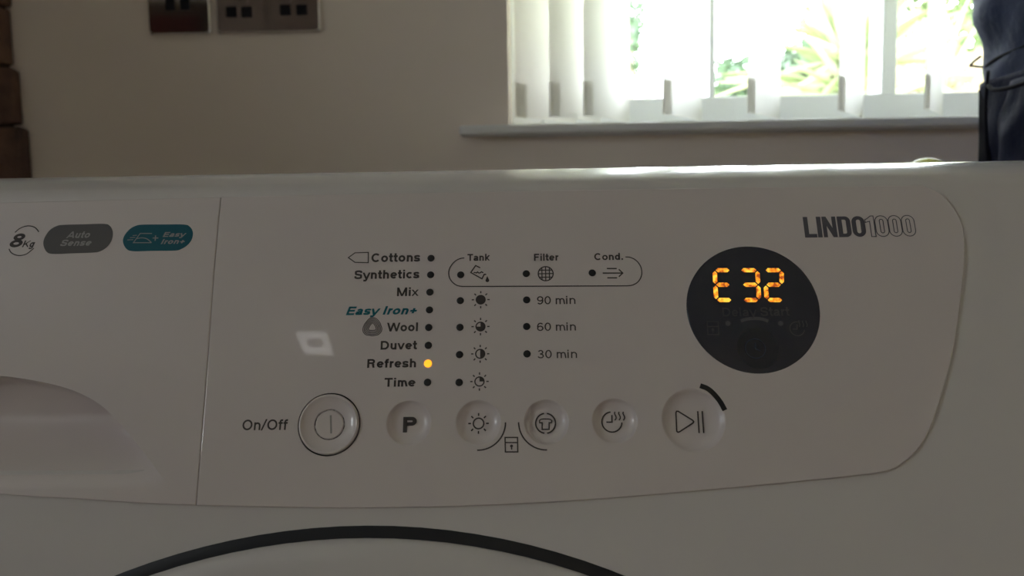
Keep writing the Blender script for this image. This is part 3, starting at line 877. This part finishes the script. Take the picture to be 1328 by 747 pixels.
for x0, x1 in ((639, 731), (735, 826), (830, 922)):
    def zero(ik):
        a, b = z5(x0), z5(x1)
        ik.stroke(stad(a, b, yB, yT, (b-a)*.5), ow, True); ik.stroke(stad(a+sw, b-sw, yB+CH*.17, yT-CH*.17, .1), ow, True)
    brand('brand_figure', zero)

# seven-segment digits
z6 = lambda x, y: P(880+x/4.15, 310+y/4.15)
def seg_poly(a, b, w, chop=.5):
    a, b = np.array(a), np.array(b); e = (b-a)/np.linalg.norm(b-a); n = np.array([-e[1], e[0]])*w/2
    c = e*w*chop
    return [tuple(a), tuple(a+c+n), tuple(b-c+n), tuple(b), tuple(b-c-n), tuple(a+c-n)]
def digit(tl, tr, ml, mr, bl, br, segs):
    c = dict(tl=z6(*tl), tr=z6(*tr), ml=z6(*ml), mr=z6(*mr), bl=z6(*bl), br=z6(*br))
    pair = dict(a=('tl','tr'), b=('tr','mr'), c=('mr','br'), d=('bl','br'), e=('ml','bl'), f=('tl','ml'), g=('ml','mr'))
    for s in segs:
        p, q = [np.array(c[k]) for k in pair[s]]; e = (q-p)/np.linalg.norm(q-p); g = 1.15*PXM
        o = Ink().poly([seg_poly(p+e*g, q-e*g, 5.7*PXM, .5)]).build('digit_segment', 'segment', display, .00030)
E1 = ((194,169), (278,169), (197,247), (278,247), (202,329), (288,329))
D3 = ((332,169), (423,169), (342,247), (428,247), (346,329), (432,329))
D2 = ((463,169), (554,169), (468,247), (554,247), (474,329), (561,329))
digit(*E1, 'adefg'); digit(*D3, 'abcdg'); digit(*D2, 'abdeg')
# unlit print in the window
text('unlit_word', 'Delay Start', 880+235/4.15, 880+595/4.15, 310+368/4.15, 310+416/4.15, 'ghost', display, .12, h=.00028)
Ink().stroke(spline([z6(334,441), z6(370,431), z6(410,428), z6(450,432), z6(482,443)], 5), 4.2*PXM).build('unlit_arc', 'ghost2', display, .00028)
for q in ((265,455), (548,455)): Ink().poly([circle(z6(*q), 3.3*PXM, 20)]).build('unlit_dot', 'ghost2', display, .00028)
ik = Ink().stroke([z6(153,446), z6(212,446), z6(216,515), z6(157,515)], 1.4*PXM, True).stroke([z6(155,472), z6(214,472)], 1.45*PXM).poly([circle(z6(184,488), 1.8*PXM, 12)]).stroke([z6(184,488), z6(185,504)], 1.4*PXM)
ik.build('unlit_lock', 'ghost', display, .00028)
ik = Ink().stroke(arc(z6(637,484), 9*PXM, 80, 350, 24), 1.4*PXM).stroke([z6(637,460), z6(637,486), z6(612,486)], 1.45*PXM)
for x in (650, 670, 689): ik.stroke(spline([z6(x-5,440), z6(x-3,450), z6(x+2,462), z6(x-1,474)], 3), 1.45*PXM)
ik.build('unlit_steam', 'ghost', display, .00028)
ik = Ink().stroke(circle(z6(412,590), 12.5*PXM, 32), 1.5*PXM, True).stroke([z6(412,560), z6(412,590), z6(440,604)], 1.5*PXM)
ik.build('unlit_clock', mat('unlit_blue_print', (.022, .030, .055), .5), display, .00034)

# --- door
def polar(name, prof, material, parent, n=160):
    v = []; f = []
    for r, h in prof:
        v += [F(DX+r*math.cos(2*math.pi*i/n), DS+r*math.sin(2*math.pi*i/n), h+GAPH) for i in range(n)]
    for k in range(len(prof)-1):
        for i in range(n):
            j = (i+1) % n; f.append((k*n+i, k*n+j, (k+1)*n+j, (k+1)*n+i))
    return v, f
v, f = polar('', [(DR, .0002), (DR-.0006, .0005), (DR-.0045, .0005), (DR-.0085, .0002)], None, None)
mesh('door_gasket', v, f, 'gasket', dryer, True)
v, f = polar('', [(DR-.0042, -.003), (DR-.0044, .0002), (DR-.0050, .0014), (DR-.0068, .0026), (DR-.0105, .0036), (DR-.020, .0048), (DR-.055, .0050), (DR-.062, .0035), (DR-.066, .001)], None, None)
door = mesh('door', v, f, 'housing', dryer, True)
door['label'] = 'round white door with dark gap around it'
n = 160; rg = DR-.064
v, f = polar('', [(rg, .001), (rg*.9, .0035), (rg*.6, .006), (rg*.3, .007), (.004, .0072)], None, None)
f.append(tuple((4*n+i) for i in range(n)))
mesh('door_glass', v, f, 'display', door, True)

# ------------------------------------------------------------------ wall sockets
def plate(mb, x0, x1, z0, z1, th=.006, r=.004):
    y1 = WALL_Y; y0 = WALL_Y-th
    lo = [stad(x0+d, x1-d, z0+d, z1-d, r, 5) for d in (0, 0, .0012, .0022)]
    ys = [y1, y0+.0022, y0+.0006, y0]
    n = len(lo[0]); v = []; f = []
    for l, y in zip(lo, ys): v += [(x, y, z) for x, z in l]
    for k in range(3):
        for i in range(n):
            j = (i+1) % n; f.append((k*n+i, k*n+j, (k+1)*n+j, (k+1)*n+i))
    f.append(tuple(3*n+i for i in range(n)))
    mb.add(v, f)
def hole(x, z, w, h, parent, name='pin_hole', material='socket_black'):
    y = WALL_Y-.006
    return MB().box(x-w/2, x+w/2, y-.0007, y+.002, z-h/2, z+h/2, .0003).build(name, material, parent)
zb_ = on_plane_y(350, 43, WALL_Y)[2]
x0 = on_plane_y(283, 40, WALL_Y)[0]; x1 = on_plane_y(417, 40, WALL_Y)[0]
ds = thing('double_wall_socket', ((x0+x1)/2, WALL_Y, zb_), 'wide polished steel double socket plate on the cream wall', 'wall socket')
mb = MB(); plate(mb, x0, x1, zb_, zb_+.086); mb.build('faceplate', 'chrome', ds)
for pa, pb, py_, pe in (((302,17), (322,17), 17, 312), ((372,14.5), (393,14.5), 14.5, 382)):
    for q in (pa, pb):
        w = on_plane_y(q[0], q[1], WALL_Y); hole(w[0], w[2], .0145, .0145, ds)
    w = on_plane_y(pe, py_, WALL_Y); hole(w[0], w[2]+.0225, .009, .014, ds)
    hole(w[0]+(.022 if pe > 350 else -.022)*0, w[2]+.052, .012, .020, ds, 'rocker_switch')
for sx in (-.060, .060):
    MB().tube([((x0+x1)/2+sx*.5, WALL_Y-.0065, zb_+.043), ((x0+x1)/2+sx*.5, WALL_Y-.004, zb_+.043)], .0035, 12).build('screw', 'chrome', ds)
x0 = on_plane_y(195.5, 40, WALL_Y)[0]; x1 = on_plane_y(275.5, 40, WALL_Y)[0]; zb2 = on_plane_y(235, 45.5, WALL_Y)[2]
ss = thing('wall_switch', ((x0+x1)/2, WALL_Y, zb2), 'narrow polished steel switch plate beside the double socket', 'wall switch')
mb = MB(); plate(mb, x0, x1, zb2, zb2+.086); mb.build('faceplate', 'chrome', ss)
for q in (223, 242):
    w = on_plane_y(q, 2, WALL_Y); hole(w[0], w[2], .013, .026, ss, 'rocker_switch')

# ------------------------------------------------------------------ vertical blind
BY = WALL_Y+.035
bl = thing('vertical_blind', ((WX0+WX1)/2, WALL_Y+.06, WZ1), 'white vertical slat blind half open across the bright window', 'blind')
MB().box(WX0+.01, WX1-.01, WALL_Y+.045, WALL_Y+.085, WZ1-.04, WZ1-.001, .003).build('head_rail', 'upvc', bl)
zs0 = on_plane_y(900, 147, BY)[2]
def slat(pxl, ang, width=.127):
    x = on_plane_y(pxl, 120, BY)[0]; d = Vector((math.sin(ang), math.cos(ang), 0)); nn = Vector((d.y, -d.x, 0))
    width = min(width, (.115)/max(.3, math.cos(ang)))
    mb = MB(); v = []; f = []; k = 8
    for z in (zs0, zs0+.04, WZ1-.04):
        for i in range(k+1):
            t = i/k; b = .004*math.sin(math.pi*t)
            p = Vector((x, BY, 0))+d*width*t+nn*b; v.append((p.x, p.y, z))
    for r in range(2):
        for i in range(k): f.append((r*(k+1)+i, r*(k+1)+i+1, (r+1)*(k+1)+i+1, (r+1)*(k+1)+i))
    s = mb.add(v, f).build('slat', 'slat', bl, True)
    w = MB(); v = []; f = []
    for z in (zs0, zs0+.048):                       # the weight sits in the turned front edge
        for sd in (-.0022, .0022):
            for t in (.0, .04, .08, .12, .16):
                p = Vector((x, BY, 0))+d*width*t+nn*(.004*math.sin(math.pi*t)+sd*(1 if 0 < t < .16 else .5)); v.append((p.x, p.y, z))
    for i in range(4):
        f += [(i, i+1, 11+i, 10+i), (5+i+1, 5+i, 15+i, 15+i+1), (10+i, 11+i, 16+i, 15+i), (i+1, i, 5+i, 6+i)]
    f += [(0, 10, 15, 5), (4, 9, 19, 14)]
    w.add(v, f).build('weight_pocket', 'slat', s)
for q, a in ((668, 46), (713, 40), (757, 38), (860, 37.5), (970, 37.5), (1088, 37.5), (1200, 37.5), (1312, 37.5)):
    slat(q, R_(a))

# ------------------------------------------------------------------ worktop beside the dryer, bag, yellow ball
WTX0, WTX1, WTY0 = XC+HW+.012, 1.25, .47
CTZ = Z_TOP-.006
wt = thing('side_cabinet', ((WTX0+WTX1)/2, .78, 0), 'low white cabinet with brown top beside the dryer', 'cabinet')
MB().box(WTX0, WTX1, WTY0, WALL_Y-.002, 0, CTZ-.03).build('body', 'cabinet', wt)
MB().box(WTX0, WTX1, WTY0-.01, WALL_Y-.002, CTZ-.03, CTZ, .004).build('worktop', 'worktop', wt)

BGY = .72
BRY = BGY+.075
bx0 = on_plane_y(1262, 150, BRY)[0]
bag = thing('backpack', (bx0+.16, BGY+.02, CTZ), 'dark navy padded backpack standing upright in front of the window', 'backpack')
def bag_shell(mb, x0, x1, y0, y1, zs, widen, fold=0.0, seed=0, pw=3.2, n=72):
    """stack of rounded-rectangle rings; widen(z) -> (left, right, depth) growth"""
    cx, cy = (x0+x1)/2, (y0+y1)/2; v = []; f = []
    rnd = random.Random(seed); ph = [rnd.uniform(0, 6.28) for _ in range(8)]
    for z in zs:
        gl, gr_, gd = widen(z)
        for i in range(n):
            a = 2*math.pi*i/n; c, s = math.cos(a), math.sin(a)
            k = (abs(c)**pw+abs(s)**pw)**(-1/pw)
            hx = (x1-x0)/2+(gl if c < 0 else gr_); hy = (y1-y0)/2+gd
            w = fold*(math.sin(5*a+60*z+ph[0])*.5+math.sin(9*a-95*z+ph[1])*.35+math.sin(3*a+140*z+ph[2])*.4)
            v.append((cx+(hx+w)*k*c, cy+(hy+w)*k*s, z))
    m_ = len(zs)
    for r in range(m_-1):
        for i in range(n):
            j = (i+1) % n; f.append((r*n+i, r*n+j, (r+1)*n+j, (r+1)*n+i))
    f.append(tuple(range(n))[::-1]); f.append(tuple((m_-1)*n+i for i in range(n)))
    mb.add(v, f)
zp = lambda py: on_plane_y(1290, py, BGY-.09)[2]
zring = zp(84)
zlow, zmid, ztop = CTZ, zring, CTZ+.43
def wid_low(z):
    t = (z-zlow)/(zmid-zlow); e = -.008*max(0, 1-t*8)
    return (e+.005*t, e+.005*math.sin(3*t), e+.006*math.sin(math.pi*min(t, 1)))
mb = MB(); bag_shell(mb, bx0, bx0+.32, BGY-.09, BGY+.11, list(np.linspace(zlow, zmid+.01, 26)), wid_low, .0022, 1)
mb.build('lower_body', 'bag', bag, True)
def wid_up(z):
    t = (z-zmid)/(ztop-zmid)
    e = .006+.011*min(1, max(0, t-.10)/.12)**1.3-.09*max(0, t-.55)**1.6/.45**1.6
    return (e, e, e*.6+.006)
mb = MB(); bag_shell(mb, bx0+.003, bx0+.318, BGY-.10, BGY+.11, list(np.linspace(zmid, ztop, 40)), wid_up, .0030, 3)
mb.build('upper_body', 'bag_lid', bag, True)
# seam piping, side pocket, straps, buckle loop, haul handle
def around(z, g, x0=bx0, x1=bx0+.32, y0=BGY-.10, y1=BGY+.11, n=60, pw=3.2):
    cx, cy = (x0+x1)/2, (y0+y1)/2; o = []
    for i in range(n):
        a = 2*math.pi*i/n; c, s = math.cos(a), math.sin(a); k = (abs(c)**pw+abs(s)**pw)**(-1/pw)
        o.append((cx+((x1-x0)/2+g)*k*c, cy+((y1-y0)/2+g)*k*s, z+.004*math.sin(2*a+1)))
    return o
MB().tube(around(zmid+.004, -.001), .003, 8, True).build('seam_piping', 'strap', bag, True)
MB().tube(around(zp(38), .002), .002, 8, True).build('seam_piping', 'strap', bag, True)
zq = lambda py: on_plane_y(1290, py, BGY+.06)[2]
pk = MB(); bag_shell(pk, bx0-.010, bx0+.05, BGY-.085, BGY+.030, list(np.linspace(zlow+.004, zq(118), 22)),
    lambda z: (.007*math.sin(math.pi*min(1, (z-zlow)/(zq(118)-zlow))), 0, .004*math.sin(55*(z-zlow))), .0022, 5, 2.6)
pk.build('side_pocket', 'bag', bag, True)
sv = MB(); pts = [(zlow+.003, .0), (zq(185), -.001), (zq(150), .001), (zq(120), .002), (zmid+.004, .004)]
for (za, oa), (zb2_, ob) in zip(pts[:-1], pts[1:]):
    q = [(bx0-.0015, BGY+.046+o_, z_) for k, (z_, o_) in enumerate(((za, oa), (zb2_, ob)))]
    (xa, ya, _), (xb, yb2, _) = q
    sv.add([(xa, ya, za), (xa, ya+.016, za), (xb, yb2+.016, zb2_), (xb, yb2, zb2_), (xa+.006, ya, za), (xa+.006, ya+.016, za), (xb+.006, yb2+.016, zb2_), (xb+.006, yb2, zb2_)],
           [(0,1,2,3), (7,6,5,4), (0,3,7,4), (1,5,6,2)])
sv.build('strap', 'strap', bag)
MB().tube(spline([(bx0-.009, BGY+.032, zq(212)), (bx0-.012, BGY+.030, zq(180)), (bx0-.012, BGY+.033, zq(150)), (bx0-.010, BGY+.036, zq(120)), (bx0-.004, BGY+.045, zq(96))], 6), .0016, 8).build('seam_piping', 'strap', bag, True)
MB().tube(spline([(bx0-.013, BGY+.028, zq(118)), (bx0-.018, BGY+.010, zq(127)), (bx0-.019, BGY-.02, zq(130)), (bx0-.016, BGY-.06, zq(126))], 6), .0020, 8).build('seam_piping', 'strap', bag, True)
rl = on_plane_y(1258.5, 85, BRY); rr = on_plane_y(1272, 73, BRY); rb = on_plane_y(1275, 87, BRY)
MB().tube(spline([tuple(rb), (rl[0]+.002, BRY, rl[2]-.0005), tuple(rl), (rl[0]+.003, BRY-.001, rl[2]+.004), tuple(rr)], 5), .0013, 8).build('side_loop', 'strap', bag, True)
MB().tube(spline([(bx0+.12, BGY+.0, ztop-.005), (bx0+.13, BGY, ztop+.03), (bx0+.19, BGY, ztop+.03), (bx0+.20, BGY, ztop-.005)], 6), .006, 8).build('haul_handle', 'strap', bag, True)

yb_ = on_plane_y(1202, 204.5, .62)
v = []; f = []; rN, sN = 10, 20; yr = .015
for i in range(rN+1):
    th = math.pi*i/rN
    for j in range(sN):
        a = 2*math.pi*j/sN; q = math.sin(th)*(1+.02*math.sin(5*a))
        v.append((yb_[0]+yr*1.15*q*math.cos(a), .62+yr*q*math.sin(a), yb_[2]-yr+yr*math.cos(th)))
for i in range(rN):
    for j in range(sN): f.append((i*sN+j, (i+1)*sN+j, (i+1)*sN+(j+1) % sN, i*sN+(j+1) % sN))
print('ball bottom', yb_[2]-2*yr, 'top', CTZ, 'x', yb_[0], WTX0)
yo = mesh('yellow_ball', v, f, 'yellow', None, True, (yb_[0], .62, yb_[2]-2*yr))
tag(yo, 'small yellow-green rounded object peeking over the dryer beside the backpack', 'ball')

# ------------------------------------------------------------------ ceiling lamp reflected in the panel
lp = (-.85, -1.86)
lamp = thing('ceiling_lamp', (lp[0], lp[1], ZC), 'small square ceiling lamp with glowing frame', 'lamp')
MB().box(lp[0]-.06, lp[0]+.06, lp[1]-.07, lp[1]+.07, ZC-.03, ZC, .006).build('lamp_base', 'lamp_body', lamp)
mb = MB(); a, b, w = .055, .065, .018
mb.box(lp[0]-a, lp[0]-a+w, lp[1]-b, lp[1]+b, ZC-.045, ZC-.03).box(lp[0]+a-w, lp[0]+a, lp[1]-b, lp[1]+b, ZC-.045, ZC-.03)
mb.box(lp[0]-a+w, lp[0]+a-w, lp[1]-b, lp[1]-b+w*1.4, ZC-.045, ZC-.03).box(lp[0]-a+w, lp[0]+a-w, lp[1]+b-w*1.4, lp[1]+b, ZC-.045, ZC-.03)
mb.build('lamp_tube', 'lamp_glow', lamp)

# ------------------------------------------------------------------ garden
struct(MB().box(-14, 16, WALL_Y+WT+.02, 22, -.35, -.15).build('ground', 'lawn'))
def blade(mb, base, tip, w, droop, k=7):
    base, tip = Vector(base), Vector(tip); e = tip-base; side = e.cross(Vector((0, 1, .15))).normalized()
    v = []; f = []
    for i in range(k+1):
        t = i/k; p = base+e*t+Vector((0, 0, -1))*droop*t*t*e.length+Vector((0, 0, 1))*droop*.5*t*e.length
        ww = w*(.55+.9*t if t < .4 else .91*(1-(t-.4)/.6)**.7+.02)
        v += [tuple(p-side*ww), tuple(p+Vector((0, -ww*.5, 0))), tuple(p+side*ww)]
    for i in range(k):
        a = i*3; f += [(a, a+1, a+4, a+3), (a+1, a+2, a+5, a+4)]
    mb.add(v, f)
def strap_plant(name, px, py, y, n, L, w, mats, label, spread=1.0, group=None):
    c = on_plane_y(px, py, y)
    t = thing(name, (c[0], y, -.15), label, 'plant', group)
    MB().tube([(c[0], y, -.15), (c[0]+.02, y, c[2]*.5), (c[0], y, c[2])], [.05, .04, .03], 8).build('stem', 'bark', t, True)
    for mm, frac in mats:
        mb = MB()
        for i in range(int(n*frac)):
            a = random.uniform(0, 2*math.pi); el = random.uniform(-.5, 1.35)*spread
            l = L*random.uniform(.6, 1.1)
            e = Vector((math.cos(a)*math.cos(el), math.sin(a)*math.cos(el)*.6, math.sin(el)))*l
            b = Vector((c[0], y, c[2]+random.uniform(-.12, .05)))
            blade(mb, b, b+e, w*random.uniform(.7, 1.2), random.uniform(.05, .4))
        o = mb.build('leaves', mm, t); tag(o, kind='stuff')
    return t
def bush(name, px, py, y, rx, rz, n, material, label, ls=.05, group=None):
    c = on_plane_y(px, py, y); t = thing(name, (c[0], y, -.15), label, 'bush', group)
    MB().tube([(c[0], y, -.15), (c[0], y, c[2])], [.05, .02], 8).build('stem', 'bark', t, True)
    mb = MB()
    for i in range(n):
        while True:
            u = Vector([random.uniform(-1, 1) for _ in range(3)])
            if u.length < 1: break
        p = Vector((c[0]+u.x*rx, y+u.y*rx*.6, c[2]+u.z*rz))
        e = Vector([random.gauss(0, 1) for _ in range(3)]).normalized()*ls*random.uniform(.6, 1.3)
        s_ = e.cross(Vector((random.random(), random.random(), random.random()))).normalized()*ls*.28
        mb.add([p, p+e*.5+s_, p+e, p+e*.5-s_], [(0, 1, 2, 3)])
    tag(mb.build('foliage', material, t), kind='stuff')
strap_plant('cordyline', 1108, 95, 2.3, 130, .40, .015, (('leaf_glare_pale', .6), ('leaf_green', .4)), 'strap-leaved garden plant with glare-paled leaves outside between the blind slats')
strap_plant('dry_grass_clump', 1215, 130, 3.4, 220, .52, .010, (('leaf_tan', .7), ('leaf_glare_pale', .3)), 'tan dry grass clump outside near the backpack side of the window')
strap_plant('dry_grass_clump', 1150, 140, 4.6, 200, .62, .012, (('leaf_tan', .6), ('leaf_glare_pale', .4)), 'tan dry grass clump outside behind the narrow window mullion')
bush('garden_bush', 1060, 105, 5.9, .42, .27, 1000, 'leaf_dark', 'green bush low outside behind the strap-leaved plant', .11)
bush('garden_bush', 948, 108, 7.0, .19, .20, 420, 'leaf_dark', 'small green bush outside beside the thin mullion', .10)
bush('garden_bush', 818, 40, 6.2, .10, .45, 260, 'leaf_dark', 'thin sparse shrub outside behind the white blind slats', .08)
bush('garden_bush', 1190, 15, 8.6, 1.25, 1.0, 1800, 'leaf_green', 'tall light green shrub outside above the dry grass', .16)
print('done', len(bpy.data.objects))
